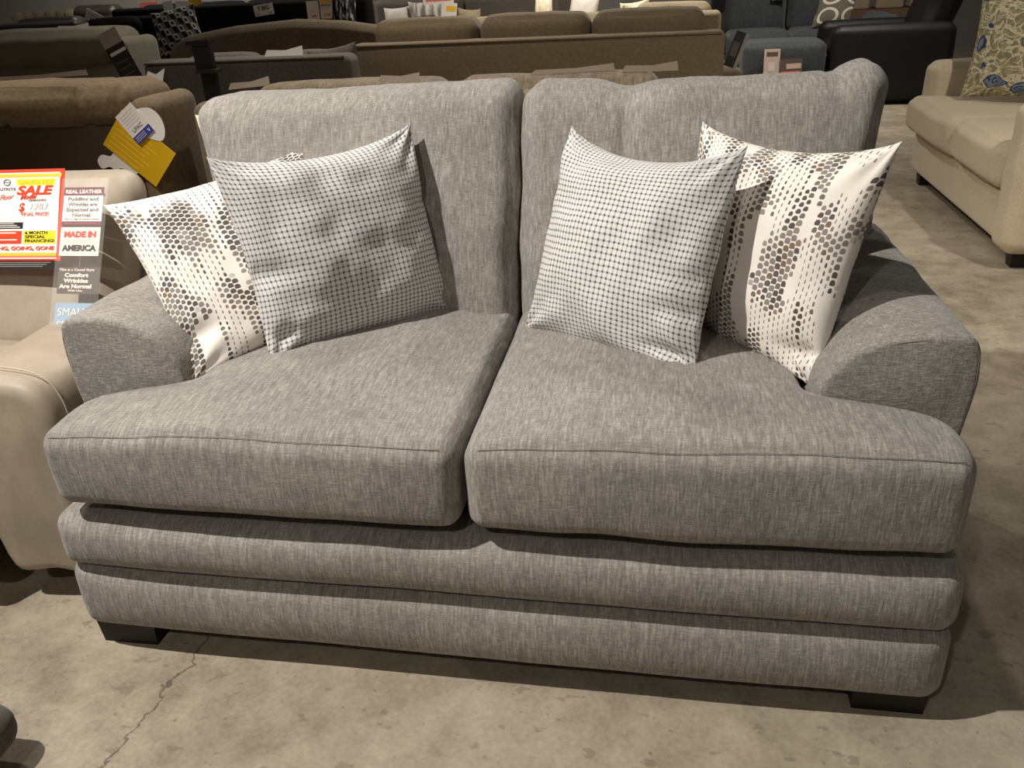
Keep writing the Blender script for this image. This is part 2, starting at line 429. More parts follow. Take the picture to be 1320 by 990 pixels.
# ------------------------------------------------------------------ floor and walls
m, t, b = base_mat('polished_concrete', .55, .35)
tc = t.node('ShaderNodeTexCoord').outputs['Object']
sx = t.node('ShaderNodeSeparateXYZ'); t.link(tc, sx.inputs[0])
big = t.noise(tc, 1.6, 5, .6); med = t.noise(tc, 9, 5, .65); fin = t.noise(tc, 90, 4, .7)
v = t.m('ADD', t.m('MULTIPLY', big, .45), t.m('ADD', t.m('MULTIPLY', med, .35), t.m('MULTIPLY', fin, .2)))
c = t.ramp(v, [(.38, srgb(120, 109, 93)), (.5, srgb(154, 143, 125)), (.62, srgb(178, 167, 148))])
sp = t.ramp(t.noise(t.map(tc, (17, 26, 1)), 1, 3, .6), [(.625, 0.), (.66, 1.)])
c = t.mix(t.m('MULTIPLY', sp, .42), c, srgb(104, 92, 76))
pit = t.ramp(t.noise(tc, 60, 2, .5), [(.70, 0.), (.74, 1.)])
c = t.mix(t.m('MULTIPLY', pit, .45), c, srgb(84, 74, 62))
nz = t.noise(tc, 14, 4, .6); nz2 = t.noise(tc, 55, 3, .6)
xl = t.m('ADD', t.m('MULTIPLY', t.m('ADD', sx.outputs[1], .28), .09), -.612)
dx = t.m('ABSOLUTE', t.m('ADD', t.m('SUBTRACT', sx.outputs[0], xl), t.m('ADD', t.m('MULTIPLY_ADD', nz, .07, -.035), t.m('MULTIPLY_ADD', nz2, .02, -.01))))
crack = t.m('MULTIPLY', t.ramp(dx, [(.0003, 1.), (.0011, 0.)]), t.m('LESS_THAN', sx.outputs[1], .25))
c = t.mix(t.m('MULTIPLY', crack, .8), c, srgb(62, 54, 46))
t.link(c, b.inputs['Base Color'])
bp = t.node('ShaderNodeBump'); bp.inputs['Strength'].default_value = .25; bp.inputs['Distance'].default_value = .003
t.link(t.m('SUBTRACT', t.m('ADD', t.m('MULTIPLY', fin, .4), med), t.m('MULTIPLY', crack, 2.)), bp.inputs['Height']); t.link(bp.outputs[0], b.inputs['Normal'])
t.link(t.ramp(med, [(.3, .45), (.7, .65)]), b.inputs['Roughness'])
MAT['concrete'] = m
MAT['wall'] = plain('grey_painted_wall', srgb(132, 130, 126), .85, .2, .06, 3)
struct(box('floor', (-12, -5, -.1), (9, 12.2, 0), 'concrete'))
struct(box('wall_back', (-12, 12, 0), (9, 12.2, 4), 'wall'))

# ------------------------------------------------------------------ the grey loveseat
ls = thing('loveseat', 'large grey chenille loveseat in the foreground with two seat cushions', 'loveseat', (0, .5, 0))
OFF = np.array([0, .5, 0])
def L(P): return P-OFF
def lbox(name, lo, hi, mat='chenille', **kw):
    f0 = kw.pop('fn', None)
    return softbox(name, lo, hi, mat, ls, fn=(lambda P: L(f0(P))) if f0 else L, **kw)
lbox('base_frame', (-.79, .06, .07), (.79, .98, .32), r=.03)
def railfn(P):
    Q = P.copy(); zc, hh = (.13, .08) if P[:, 2].mean() < .2 else (.263, .06)
    ends = 1-np.clip(np.abs(P[:, 0])/.822, 0, 1)**14
    Q[:, 1] -= .020*np.clip(1-((P[:, 2]-zc)/hh)**2, 0, 1)*np.clip((.05-P[:, 1])/.05, 0, 1)*ends
    Q[:, 1] += fbm(P, 3, .003, 3.3)
    Q[:, 2] += fbm(P*np.array([1, .2, .2]), 3, .003, 9.4)
    Q[:, 2] -= .011*(P[:, 0]+.8)/1.6*np.clip((.30-P[:, 2])/.08, 0, 1); return Q
lbox('lower_rail', (-.820, .000, .048), (.820, .16, .212), r=.040, n=(60, 4, 9), bulge=(.004, .0, 0), fn=railfn, k=5)
lbox('upper_rail', (-.820, -.001, .201), (.820, .16, .324), r=.036, n=(60, 4, 8), bulge=(.004, .0, 0), fn=railfn, k=5)
# arms
armprof = [(-.585, .12), (-.588, .30), (-.590, .44), (-.593, .54), (-.615, .588), (-.650, .621), (-.700, .640), (-.75, .649), (-.80, .650), (-.830, .640), (-.842, .605), (-.838, .50), (-.81, .25), (-.80, .12), (-.70, .11)]
for s in (-1, 1):
    pr = [(p[0]*-s, p[1]) for p in smoothpoly(armprof, 5)]
    def armfn(V, s=s):
        Q = V.copy(); k = np.clip((V[:, 1]-.2)/.75, 0, 1)
        Q[:, 2] -= .02*k*np.clip((V[:, 2]-.3)/.3, 0, 1)
        return L(Q)
    a = loft_y('arm', pr, .195, .97, 'chenille_arm', ls, rnd=.012, ny=16, fn=armfn, wob=.004, seed=5.*s)
    cx_ = sum(p[0] for p in pr)/len(pr)
    edge = armfn(np.array([(p[0]+(cx_-p[0])*.035, .1975, p[1]-.0095) for p in pr if p[1] > .50]))
    tube('seam', edge[1:-1], .0008, 'seam', a)
# seat cushions: wings run forward in front of the arms
def seatfn(s):
    def fn(P):
        Q = P.copy()
        x, y, z = P[:, 0]*s, P[:, 1], P[:, 2]      # x>0 outward
        k = 1/(1+np.exp(-(y-.165)/.017))
        wide, nar = (.797 if s > 0 else .783), .580
        w = wide*(1-k)+nar*k
        Q[:, 0] = s*(.006 + (x-.006)/(.788-.006)*(w-.006))
        xx = np.clip((x-.4)/.4, -1, 1); yy = np.clip((y-.33)/.4, -1, 1)
        top = np.clip((z-.38)/.1, 0, 1)
        Q[:, 2] += top*(.016*(1-xx**2)*(1-yy**2) - .012*np.clip((x-.55)/.2, 0, 1)*np.clip((.2-y)/.2, 0, 1))
        Q[:, 2] += np.clip((z-.36)/.14, 0, 1)*(.006+.030*np.clip(x/.79, 0, 1)*np.clip((.3-y)/.25, 0, 1) if s > 0 else .006)
        Q[:, 1] += fbm(P, 4, .006, 3.*s)*np.clip((.1-y)/.1, 0, 1)
        Q[:, 2] += fbm(P*np.array([1, 1, .3]), 5, .005, 8.+s)
        return Q
    return fn
for s in (-1, 1):
    lo, hi = ((.006, -.012, .352), (.788, .72, .512))
    if s < 0: lo, hi = (-hi[0], lo[1], lo[2]), (-.006, hi[1], hi[2])
    sc = lbox('seat_cushion', lo, hi, r=.032, n=(46, 50, 10), bulge=(0.004, .013, .014), fn=seatfn(s), k=5)
    # welt along the front and sides of the top edge
    xs = np.linspace(.032, .765, 40)
    fr = np.array([(s*x, -.012+.0085, .5035) for x in xs])
    path = seatfn(s)(fr); path[:, 1] -= .003*(1-((xs-.4)/.37)**2); path[:, 2] += .001
    tube('seam', path-OFF, .0007, 'seam', sc)
# back cushions
def backfn(s):
    def fn(P):
        Q = P.copy(); z = P[:, 2]; x = P[:, 0]*s
        zz = np.clip((z-.46)/.53, 0, 1.1)
        Q[:, 1] += .16*zz**1.15                                   # lean
        top = np.clip((z-.80)/.2, 0, 1)
        xx = np.clip((x-.38)/.38, -1, 1)
        Q[:, 2] -= top*(.014*(1-xx**2) if s > 0 else .006*(1-xx**2))
        if s > 0:                                                # outer upper corner stands up like an ear
            Q[:, 2] += top*.022*np.exp(-((x-.745)/.055)**2) - top*.010*np.exp(-((x-.672)/.016)**2)
            f = np.exp(-((x-.235-.10*(z-.9))/.012)**2)*np.clip((z-.72)/.08, 0, 1)*np.clip((1.0-z)/.05, 0, 1)
            Q[:, 1] += .012*f*(P[:, 1] < .66)
            Q[:, 2] -= .016*np.exp(-((x-.24)/.05)**2)*top
        else:
            Q[:, 2] -= .012*top*np.clip((x-.1)/.6, 0, 1)
        Q[:, 0] += -s*(.034*np.clip((.965-z)/.16, 0, 1)+.05*np.clip((.80-z)/.3, 0, 1))*np.clip((x-.45)/.3, 0, 1)
        Q[:, 1] += fbm(P, 6, .007, 4.*s); Q[:, 2] += fbm(P, 9, .0045, 2.*s)*top; Q[:, 0] += fbm(P, 7, .006, 1.*s)
        return Q
    return fn
for s in (-1, 1):
    lo, hi = (.008, .575, .46), (.768, .775, .992)
    if s < 0: lo, hi = (-.768, lo[1], lo[2]), (-.006, hi[1], hi[2])
    lbox('back_cushion', lo, hi, r=.048, n=(48, 8, 36), bulge=(.006, .032, .004), fn=backfn(s), k=5)
lbox('backrest_frame', (-.79, .80, .1), (.79, .99, .80), r=.05, fn=None)
for sx_ in (-1, 1):
    for y0 in (.016, .86):
        x0 = .738*sx_
        box('leg', (x0-.065, y0-.5, 0), (x0+.065, y0+.09-.5, .075), 'dark_leg', ls, taper=.08)

# ------------------------------------------------------------------ throw pillows
pg = 'throw pillows on the grey loveseat'
pillow('throw_pillow', (-.541, .348, .925), (-.227, .662, .930), (-.150, .606, .512), (-.461, .298, .508), .165, 'check',
       'grey and white checked pillow on the left seat, in front of a snakeskin pillow', pg, seed=1.3, toppinch=.11, wr=.008, dents=((-.98, -.12, .28, .10, -.022), (-.8, -.72, .25, .08, -.014), (.95, .25, .2, .06, -.012), (-.1, .9, .12, .3, -.008)))
pillow('throw_pillow', (.126, .662, .918), (.464, .404, .920), (.384, .273, .510), (.031, .523, .506), .165, 'check',
       'grey and white checked pillow on the right seat, in front of a snakeskin pillow', pg, seed=4.1, toppinch=.15, wr=.008, dents=((.92, -.15, .25, .06, -.014), (.85, -.45, .25, .06, -.016), (.75, -.80, .25, .06, -.022), (-.2, .85, .3, .1, -.01)))
pillow('throw_pillow', (-.835, .42, .815), (-.480, .715, .886), (-.315, .60, .53), (-.588, .212, .512), .13, 'snake_a',
       'white snakeskin print pillow leaning on the left arm of the loveseat', pg, seed=2.2, toppinch=.075, dents=((-.9, -.62, .3, .09, -.02),))
pillow('throw_pillow', (.392, .665, .921), (.706, .352, .931), (.600, .283, .505), (.356, .593, .505), .14, 'snake_b',
       'white snakeskin print pillow leaning on the right arm of the loveseat', pg, seed=6.4, toppinch=.11, dents=((.9, -.75, .25, .07, -.02), (-.1, .9, .07, .3, -.012)))
pillow('throw_pillow', (-.945, 1.05, .905), (-.58, 1.06, .90), (-.58, 1.06, .56), (-.935, 1.05, .56), .09, 'fur',
       'cream furry pillow edge showing behind the left back cushion of the loveseat', None, n=30, seed=3.)

# ------------------------------------------------------------------ generic upholstered furniture (front faces -y)
def legs4(root, W, D, h=.09, s=.06, mat='dark_leg'):
    for sx_ in (-1, 1):
        for sy in (-1, 1):
            x0, y0 = sx_*(W/2-.10), sy*(D/2-.10)
            box('leg', (x0-s/2, y0-s/2, 0), (x0+s/2, y0+s/2, h), mat, root, taper=.2)
def sofa(name, label, loc, rotz, W, D, mat, seat_h=.46, arm_h=.62, arm_w=.2, back_h=.85, ncush=3, cush_h=None, cat='sofa', back_mat=None,
         piping=False, lean=.08, group=None, arm_r=.06, cb=.03, legh=.09, nseat=None):
    root = thing(name, label, cat, loc, rotz, group)
    softbox('base_frame', (-W/2+.03, -D/2+.04, legh-.005), (W/2-.03, D/2-.02, seat_h-.13), mat, root, r=.03, n=(8, 4, 4))
    inner = W-2*arm_w
    for s in (-1, 1):
        x0, x1 = sorted((s*(W/2), s*(W/2-arm_w)))
        softbox('arm', (x0, -D/2+.01, legh), (x1, D/2-.06, arm_h), mat, root, r=arm_r, n=(4, 10, 8), bulge=(.012, .01, .012), k=4)
    def lf(P):
        Q = P.copy(); Q[:, 1] += lean*np.clip((P[:, 2]-.3)/.6, 0, 1)*.6; return Q
    softbox('backrest', (-W/2+.01, D/2-.2, legh), (W/2-.01, D/2-.03, back_h), back_mat or mat, root, r=.04, n=(30, 4, 10), bulge=(0, .01, 0), fn=lf, k=4)
    ns = nseat or ncush
    for i in range(ns):
        w = inner/ns; x0 = -inner/2+i*w
        softbox('seat_cushion', (x0+.004, -D/2+.0, seat_h-.15), (x0+w-.004, D/2-.22, seat_h), mat, root, r=.045, n=(10, 10, 4), bulge=(0, .012, .02), k=4)
    if cush_h:
        for i in range(ncush):
            w = (inner+.10)/ncush; x0 = -(inner+.10)/2+i*w
            softbox('back_cushion', (x0+.004, D/2-.38, seat_h-.01), (x0+w-.004, D/2-.16, cush_h), mat, root, r=.07, n=(16, 6, 10), bulge=(0, cb, .012), fn=lf, wob=.006, wscale=5, seed=i*3.+W, k=4)
    if piping:
        tube('piping', lf(np.array([(x, D/2-.032, back_h-.012) for x in np.linspace(-W/2+.03, W/2-.03, 12)])), .007, mat, root)
    if legh > .02: legs4(root, W, D, legh)
    return root

# brown chenille sofa directly behind, back toward the viewer
sofa('sofa', 'brown chenille sofa directly behind the loveseat, its back toward us', (-.40, 1.98, 0), math.pi, 1.72, .92, 'brown_chenille', back_h=.87, ncush=2, cush_h=.895, back_mat='brown_chenille', lean=.0)
# long taupe sofa seen from behind
sofa('sofa', 'long taupe velvet sofa seen from behind with three loose back cushions', (-.455, 4.37, 0), math.pi, 2.16, .95, 'taupe', back_h=.875, ncush=3, cush_h=.985, piping=True, lean=0, arm_w=.16)
# charcoal sofa
sofa('sofa', 'charcoal fabric sofa with welted back behind the brown recliner', (-1.72, 3.37, 0), math.pi, 1.10, .92, 'charcoal', back_h=.90, ncush=2, cush_h=.90, piping=True, lean=0, arm_w=.18)

# curved camel-back tan boucle sofa
cs = thing('sofa', 'tan boucle sofa with a humped camel back behind the charcoal sofa', 'sofa', (-2.32, 5.45, 0), math.pi)
def hump(P):
    Q = P.copy(); x = (-P[:, 0]-2.32-.325)/1.149+.325
    prof = np.interp(x, [-2.9, -2.8, -2.7, -2.37, -1.95, -1.65, -1.4, -1.2], [.73, .84, .905, .957, .985, .962, .917, .84])
    k = np.clip((P[:, 2]-.3)/.6, 0, 1); Q[:, 2] = P[:, 2]+k*(prof-.90); return Q
softbox('backrest', (-1.0, .30, .09), (1.0, .50, .90), 'boucle', cs, r=.09, n=(40, 4, 10), bulge=(0, .02, 0), fn=hump, k=5)
softbox('base_frame', (-.95, -.4, .09), (.95, .4, .33), 'boucle', cs, r=.03)
softbox('seat_cushion', (-.77, -.42, .32), (.77, .32, .46), 'boucle', cs, r=.05, n=(14, 10, 4), bulge=(0, .01, .02))
for s in (-1, 1):
    x0, x1 = sorted((s*.99, s*.78)); softbox('arm', (x0, -.4, .09), (x1, .36, .62), 'boucle', cs, r=.08, n=(4, 8, 6))
legs4(cs, 2.0, .8)

# ------------------------------------------------------------------ recliners seen from behind
def recliner_back(name, label, loc, rotz, W, top, mat, back_mat, roll_h=.15, group=None, cat='recliner', folds=()):
    root = thing(name, label, cat, loc, rotz, group); D = .95
    softbox('base_frame', (-W/2+.04, -D/2+.05, .06), (W/2-.04, D/2-.12, .36), back_mat, root, r=.03)
    softbox('backrest', (-W/2+.015, D/2-.24, .12), (W/2-.015, D/2-.02, top-roll_h+.03), back_mat, root, r=.05, n=(14, 4, 10), bulge=(0, .01, 0))
    def ff(P):
        Q = P.copy()
        for fx, d in folds:
            g = np.exp(-((P[:, 0]-fx)/.012)**2); Q[:, 1] -= d*g*(P[:, 1] > D/2-.12); Q[:, 2] -= .5*d*g*(P[:, 2] > top-.06)
        return Q
    softbox('top_roll', (-W/2+.07, D/2-.30, top-roll_h), (W/2-.07, D/2+.01, top), mat, root, r=.06, n=(60, 6, 6), bulge=(0, .02, .01), fn=ff, wob=.005, wscale=6, seed=W, k=4)
    for s in (-1, 1):
        x0, x1 = sorted((s*W/2, s*(W/2-.09)))
        softbox('wing', (x0, D/2-.32, .30), (x1, D/2-.0, top-.045), mat, root, r=.04, n=(3, 5, 10), wob=.006, seed=s*2.)
        x0, x1 = sorted((s*W/2, s*(W/2-.2)))
        softbox('arm', (x0, -D/2, .06), (x1, D/2-.2, .60), mat, root, r=.07, n=(4, 10, 6), bulge=(.01, .01, .015))
    softbox('seat_cushion', (-W/2+.2, -D/2, .30), (W/2-.2, D/2-.25, .48), mat, root, r=.06, n=(12, 10, 4), bulge=(0, .02, .02))
    softbox('back_cushion', (-W/2+.2, D/2-.42, .46), (W/2-.2, D/2-.22, top-.05), mat, root, r=.07, n=(10, 4, 8), bulge=(0, .03, 0))
    return root
recliner_back('recliner', 'brown suede recliner with a padded top roll and yellow tag, back toward us', (-1.90, 1.92, 0), math.pi, 1.16, .945, 'brown_suede', 'brown_back', .125, folds=((-.335, .02), (-.02, .02), (-.47, .012)))
recliner_back('recliner', 'olive grey leather recliner seen from behind at the far left', (-2.83, 3.37, 0), math.pi, 1.08, 1.06, 'olive', 'olive', .16)

# ------------------------------------------------------------------ tan leather sofa at the left
lt = thing('leather_sofa', 'tan leather sofa at the left carrying sale signs on its back', 'sofa', (-1.75, .55, 0))
LO = np.array([-1.74, .55, 0])
def lean_fn(P):   # leans backwards about the seat line
    Q = P.copy(); dz = P[:, 2]-.46
    Q[:, 1] += dz*.60*(dz > -.2); return Q
def lb(name, lo, hi, **kw):
    f0 = kw.pop('fn', None); mt = kw.pop('mat', 'leather')
    return softbox(name, lo, hi, mt, lt, fn=lambda P: (f0(P) if f0 else P)-LO, **kw)
lb('base_frame', (-2.6, .2, .09), (-.90, .98, .33), r=.03)
for x0, x1 in ((-1.62, -.932), (-2.37, -1.63)):
    bc = lb('back_cushion', (x0, .44, .44), (x1, .62, .818), r=.075, n=(16, 5, 14), bulge=(.0, .018, .0), fn=lean_fn, k=5, wob=.003, seed=x0)
    st = [(x1-.052, .4385, z) for z in np.linspace(.50, .80, 14)]
    tube('stitching', lean_fn(np.array(st))-LO, .0016, 'stitch', bc)
    lb('seat_cushion', (x0-.0 if x0 < -2 else x0, .10, .30), (x1 if x0 < -2 else -1.055, .66, .475), r=.05, n=(12, 10, 4), bulge=(0, .015, .015))
    lb('footrest', (x0, .06, .10), (x1 if x0 < -2 else -1.075, .14, .31), r=.03)
lb('backrest', (-2.6, .66, .1), (-.90, .86, .72), r=.06)
lap = [(-.850, .09), (-.846, .25), (-.838, .42), (-.845, .49), (-.875, .53), (-.94, .545), (-1.01, .545), (-1.065, .525), (-1.085, .46), (-1.075, .3), (-1.055, .09), (-.95, .085)]
for sgn in (1, -1):
    pr = smoothpoly(lap, 5)
    if sgn < 0: pr = [(-3.46-p[0], p[1]) for p in pr]
    def af(V):
        Q = V.copy(); k = np.clip((V[:, 1]-.12)/.5, 0, 1); Q[:, 2] += .0*np.sin(k*math.pi/2)*np.clip((V[:, 2]-.3)/.2, 0, 1); return Q-LO
    a = loft_y('arm', pr, .115, .80, 'leather', lt, rnd=.028, ny=14, fn=af, wob=.003, capb=.012)
    if sgn > 0:
        seam = [p for p in pr if p[1] > .40]; seam = sorted(seam, key=lambda p: -p[0])
        tube('stitching', [(p[0]+(0.001), .163-LO[1], p[1]+.010) - np.array([LO[0], 0, 0]) for p in seam], .0016, 'stitch', a)
for x0 in (-1.0, -2.5):
    for y0 in (.38, .85): box('leg', (x0-.04-LO[0], y0-LO[1]-.04, 0), (x0+.04-LO[0], y0-LO[1]+.04, .1), 'dark_leg', lt)

# ---- sale sign leaning on the leather back
SX, SY = Vector((.179, 0, .0)), Vector((.0, .1, .19))
sg = thing('sale_sign', 'red and white clearance sale sign with yellow bands on leather sofa', 'sign', matrix=frame((-1.045, .500, .668), (1, 0, .01), (0, .105, .195)))
# local: x right (0 = right edge), y up 0..0.215
S = sg
card('backing_card', -.30, -.022, .004, .0, .004, 'black_print', S)
card('backing_card', -.30, -.002, .010, .212, .004, 'red_print', S)
card('sheet', -.29, .003, -.000, .204, .0052, 'white_paper', S)
card('band', -.29, .193, .004, .201, .0058, 'orange_print', S)
card('band', -.29, .006, .000, .011, .0058, 'salmon_print', S)
card('band', -.29, .010, .000, .017, .0060, 'orange_print', S)
card('panel', -.112, .174, -.012, .189, .0058, 'bright_yellow', S)
text('CLEARANCE & OUTLET', -.062, .1768, .0125, 'orange_print', S, .0062, .0004, shear=.2, width=.092)
text('SALE', -.066, .153, .0275, 'red_print', S, .0062, .0012, shear=.2, width=.094)
text('OUTRITE', -.140, .163, .008, 'grey_print', S, .0062, .0002, width=.053)
tube('logo_ring', [(-.137+.0085*math.cos(a), .1815+.007*math.sin(a), .006) for a in np.linspace(0, 2*math.pi, 20, endpoint=False)], .0012, 'grey_print', S, closed=True)
card('logo_bar', -.143, .1806, -.131, .1824, .0062, 'grey_print', S)
text('Floor', -.137, .142, .016, 'salmon_print', S, .0062, .0003, shear=.4, rot=.1)
text('Model', -.080, .142, .016, 'red_print', S, .0064, .0004, shear=.4, rot=.06)
text('CLEARANCE PRICE', -.056, .1365, .007, 'grey_print', S, .0062, .0001, width=.046)
text('$', -.096, .114, .027, 'red_print', S, .0062, .0008, shear=.15)
text('1383', -.054, .118, .020, 'pale_print', S, .0062, .0, shear=.3, width=.046)
text('FINAL PRICE!', -.060, .103, .0115, 'salmon_print', S, .0062, .0002, width=.070)
text('$', -.170, .119, .017, 'black_print', S, .0062, .0004, shear=.2)
text('$  5', -.165, .098, .016, 'black_print', S, .0062, .0003, shear=.2)
card('panel', -.29, .073, -.090, .088, .0058, 'black_print', S)
for i in range(3): card('print_line', -.27, .0755+i*.0042, -.097-.008*i, .0775+i*.0042, .0062, 'pale_print', S)
card('panel', -.29, .038, -.092, .068, .0058, 'red_print', S)
card('print_line', -.27, .062, -.107, .0645, .0062, 'cream_paper', S); card('print_line', -.27, .046, -.103, .0485, .0062, 'cream_paper', S)
card('panel', -.087, .038, -.004, .068, .0058, 'bright_yellow', S)
for i, w in enumerate(('6 MONTH', 'SPECIAL', 'FINANCING!')): text(w, -.083, .0600-.0094*i, .0098, 'black_print', S, .0062, .0003, 'LEFT', width=(.058, .053, .076)[i])
text('GOING, GOING, GONE', -.094, .0235, .0115, 'red_print', S, .0062, .0004, width=.176)
for i in range(3): card('print_line', -.27, -.0065-.0045*i, -.014-.010*i, -.0045-.0045*i, .0047, 'grey_print', S)
yl = thing('sign_card', 'bright yellow card at the left frame edge above the sale sign', 'card', matrix=frame((-1.28, .60, .83), (1, 0, 0), (0, .1, .2)))
card('sheet', -.02, 0, .066, .068, .012, 'bright_yellow', yl)
for i in range(3): card('print_line', .0, .012+.018*i, .060, .016+.018*i, .0126, 'grey_print', yl)

# ---- clear sleeve with info cards
sl = thing('card_sleeve', 'clear vinyl sleeve of four information cards hanging on leather back', 'card sleeve', matrix=frame((-1.035, .405, .520), (1, 0, 0), (0, .60, 1)))
T = sl
def ylen(z): return (z-.520)*math.sqrt(1+.36)
card('sleeve', -.006, -.03, .112, ylen(.832), .0085, 'vinyl', T, th=.0008)
c0, c1 = ylen(.744), ylen(.812)
card('info_card', .0, c0-.006, .100, c1+.003, .0052, 'white_paper', T)
card('panel', .0, c1-.016, .100, c1+.003, .0056, 'plum_print', T); card('panel', .0, c0-.006, .100, c0+.003, .0056, 'plum_print', T)
text('REAL LEATHER', .050, c1-.0112, .0115, 'cream_paper', T, .006, .0004, width=.092)
for i, w in enumerate(('Puddling and', 'Wrinkles are', 'Expected and', 'Normal.')): text(w, .050, c1-.028-.0125*i, .0115, 'grey_print', T, .006, .0002, width=(.076, .074, .080, .048)[i])
text('This is a Sign of Natural Leather', .050, c0+.0065, .005, 'grey_print', T, .006, 0, width=.088)
text('Leather is a natural product', .050, c0-.003, .004, 'salmon_print', T, .006, 0, width=.080)
c0, c1 = ylen(.678), ylen(.735)
card('info_card', .0, c0, .100, c1, .0052, 'cream_paper', T)
text('MADE IN', .050, c1-.023, .018, 'red_print', T, .006, .0009, width=.080)
text('AMERICA', .050, c0+.012, .018, 'black_print', T, .006, .0009, width=.086)
for i in range(3): card('print_line', .016, c0+.030+.0035*i, .084, c0+.0315+.0035*i, .0056, 'pale_print', T)
c0, c1 = ylen(.603), ylen(.655)
card('info_card', .003, c0, .108, c1, .0052, 'brown_print', T)
text('This is a Casual Style', .050, c1-.008, .0075, 'cream_paper', T, .006, .0002, width=.088)
for i, w in enumerate(('Comfort', 'Wrinkles', 'Are Normal')): text(w, .050, c1-.022-.0128*i, .0125, 'cream_paper', T, .006, .0006, width=(.060, .062, .082)[i])
text('With Use.', .050, c0+.005, .007, 'cream_paper', T, .006, .0002, width=.038)
c1 = ylen(.585)
card('info_card', .003, -.02, .108, c1, .0052, 'sky_print', T)
text('SMALL', .010, c1-.030, .026, 'cream_paper', T, .006, 0, 'LEFT')
text('SPACE', .010, c1-.060, .026, 'cream_paper', T, .006, 0, 'LEFT')

# ---- yellow hang tag and its papers on the brown recliner
tg = thing('hang_tag', 'yellow cardboard hang tag hanging on the brown recliner', 'tag', matrix=frame((-1.375, 1.420, .751), (.74, 0, -.67), (.67, 0, .74)))
card('tag_card', -.105, -.072, .105, .072, .004, 'yellow_paper', tg)
for i in range(7): card('print_line', -.092, -.062+.017*i, .03+.012*(i % 3), -.059+.017*i, .0046, 'orange_print', tg)
tg2 = thing('hang_tag', 'white hang tag with a blue foot and the letters UFAC', 'tag', matrix=frame((-1.361, 1.408, .832), (.72, 0, .50), (-.50, 0, .72)))
card('tag_card', -.042, -.052, .038, .055, .003, 'white_paper', tg2)
card('panel', -.042, -.052, .038, -.026, .0036, 'blue_print', tg2)
text('UFAC', -.002, -.018, .018, 'grey_print', tg2, .004, .0003)
for i in range(5): card('print_line', -.032, .004+.009*i, .028-.006*(i % 2), .006+.009*i, .0036, 'pale_print', tg2)
text('V', .026, -.046, .016, 'white_paper', tg2, .0042, .0004)
for i in range(3): card('print_line', -.036, -.046+.006*i, .010, -.044+.006*i, .0042, 'pale_print', tg2)
def blob(name, label, pts, O, X, Y, mat, z=0):
    root = thing(name, label, 'tag', matrix=frame(O, X, Y)); p = smoothpoly(pts, 5); n = len(p)
    V = [(q[0], q[1], .001) for q in p]+[(q[0], q[1], 0) for q in p]
    Fc = [tuple(range(n)), tuple(range(2*n-1, n-1, -1))]+[(i, n+i, n+(i+1) % n, (i+1) % n) for i in range(n)]
    mesh_obj('tag_card', V, Fc, mat, root, smooth=False); return root
blob('hang_tag', 'white cloud shaped tag below the yellow hang tag', [(-.09, .01), (-.07, .03), (-.04, .025), (-.02, .035), (.02, .015), (.06, -.02), (.03, -.035), (-.01, -.015), (-.03, -.025), (-.05, -.01), (-.08, -.015)], (-1.455, 1.430, .702), (1, 0, 0), (0, 0, 1), 'white_paper')
blob('hang_tag', 'rounded white tag tucked behind the UFAC tag', [(-.05, .02), (0, .045), (.04, .03), (.06, -.01), (.05, -.05), (0, -.05), (-.04, -.03)], (-1.323, 1.413, .836), (1, 0, -.2), (.2, 0, 1), 'white_paper')

# papers lying on sofa tops
def paper(label, x0, x1, y, z, h, tilt, mat='brown_paper'):
    r = thing('paper_tag', label, 'tag', matrix=frame((x0, y, z), (x1-x0, 0, tilt), (0, .35, 1)))
    w = abs(x1-x0); q = [(0, 0), (w, 0), (w*.98, h), (w*.55, h*.62), (w*.07, h*.7)]; n = len(q)
    V = [(a, b_, .0015) for a, b_ in q]+[(a, b_, 0) for a, b_ in q]
    mesh_obj('sheet', V, [tuple(range(n)), tuple(range(2*n-1, n-1, -1))]+[(k, n+k, n+(k+1) % n, (k+1) % n) for k in range(n)], mat, r, smooth=False); return r
paper('grey paper tag on the brown sofa top behind the left back cushion', -.60, -.46, 1.60, .915, .03, -.004)
paper('dark paper tag on the brown sofa top behind the loveseat middle', -.13, .15, 1.75, .905, .022, .008)
paper('pale paper tag on the brown sofa top at its right end', .17, .35, 1.75, .905, .03, .0)
paper('paper tag at the left end of the brown sofa top', -1.12, -.97, 1.60, .905, .03, .01)
paper('pale paper slip standing on the charcoal sofa top', -1.62, -1.42, 2.98, .895, .05, .0, 'white_paper')
paper('white paper slip on top of the olive grey recliner', -2.68, -2.50, 2.95, 1.055, .035, .0, 'white_paper')
paper('brown paper sheet along the top of the brown recliner', -1.95, -1.55, 1.50, .965, .018, .01)

# long dark hang tag on the olive recliner
ht = thing('hang_tag', 'long dark hang tag with white head on the olive grey recliner', 'tag', matrix=frame((-2.295, 2.85, .93), (.93, 0, .36), (-.36, 0, .93)))
card('tag_card', -.055, -.14, .055, .06, .004, 'black_print', ht); card('tag_head', -.055, .06, .055, .13, .004, 'grey_paper', ht)
card('print_line', -.045, .02, .05, .035, .0046, 'pale_print', ht)
for i in range(4): card('print_line', -.04, -.11+.03*i, .035, -.105+.03*i, .0046, 'brown_print', ht)
paper('white tag standing beside the long dark hang tag', -2.20, -2.11, 2.84, .80, .10, -.02, 'white_paper')
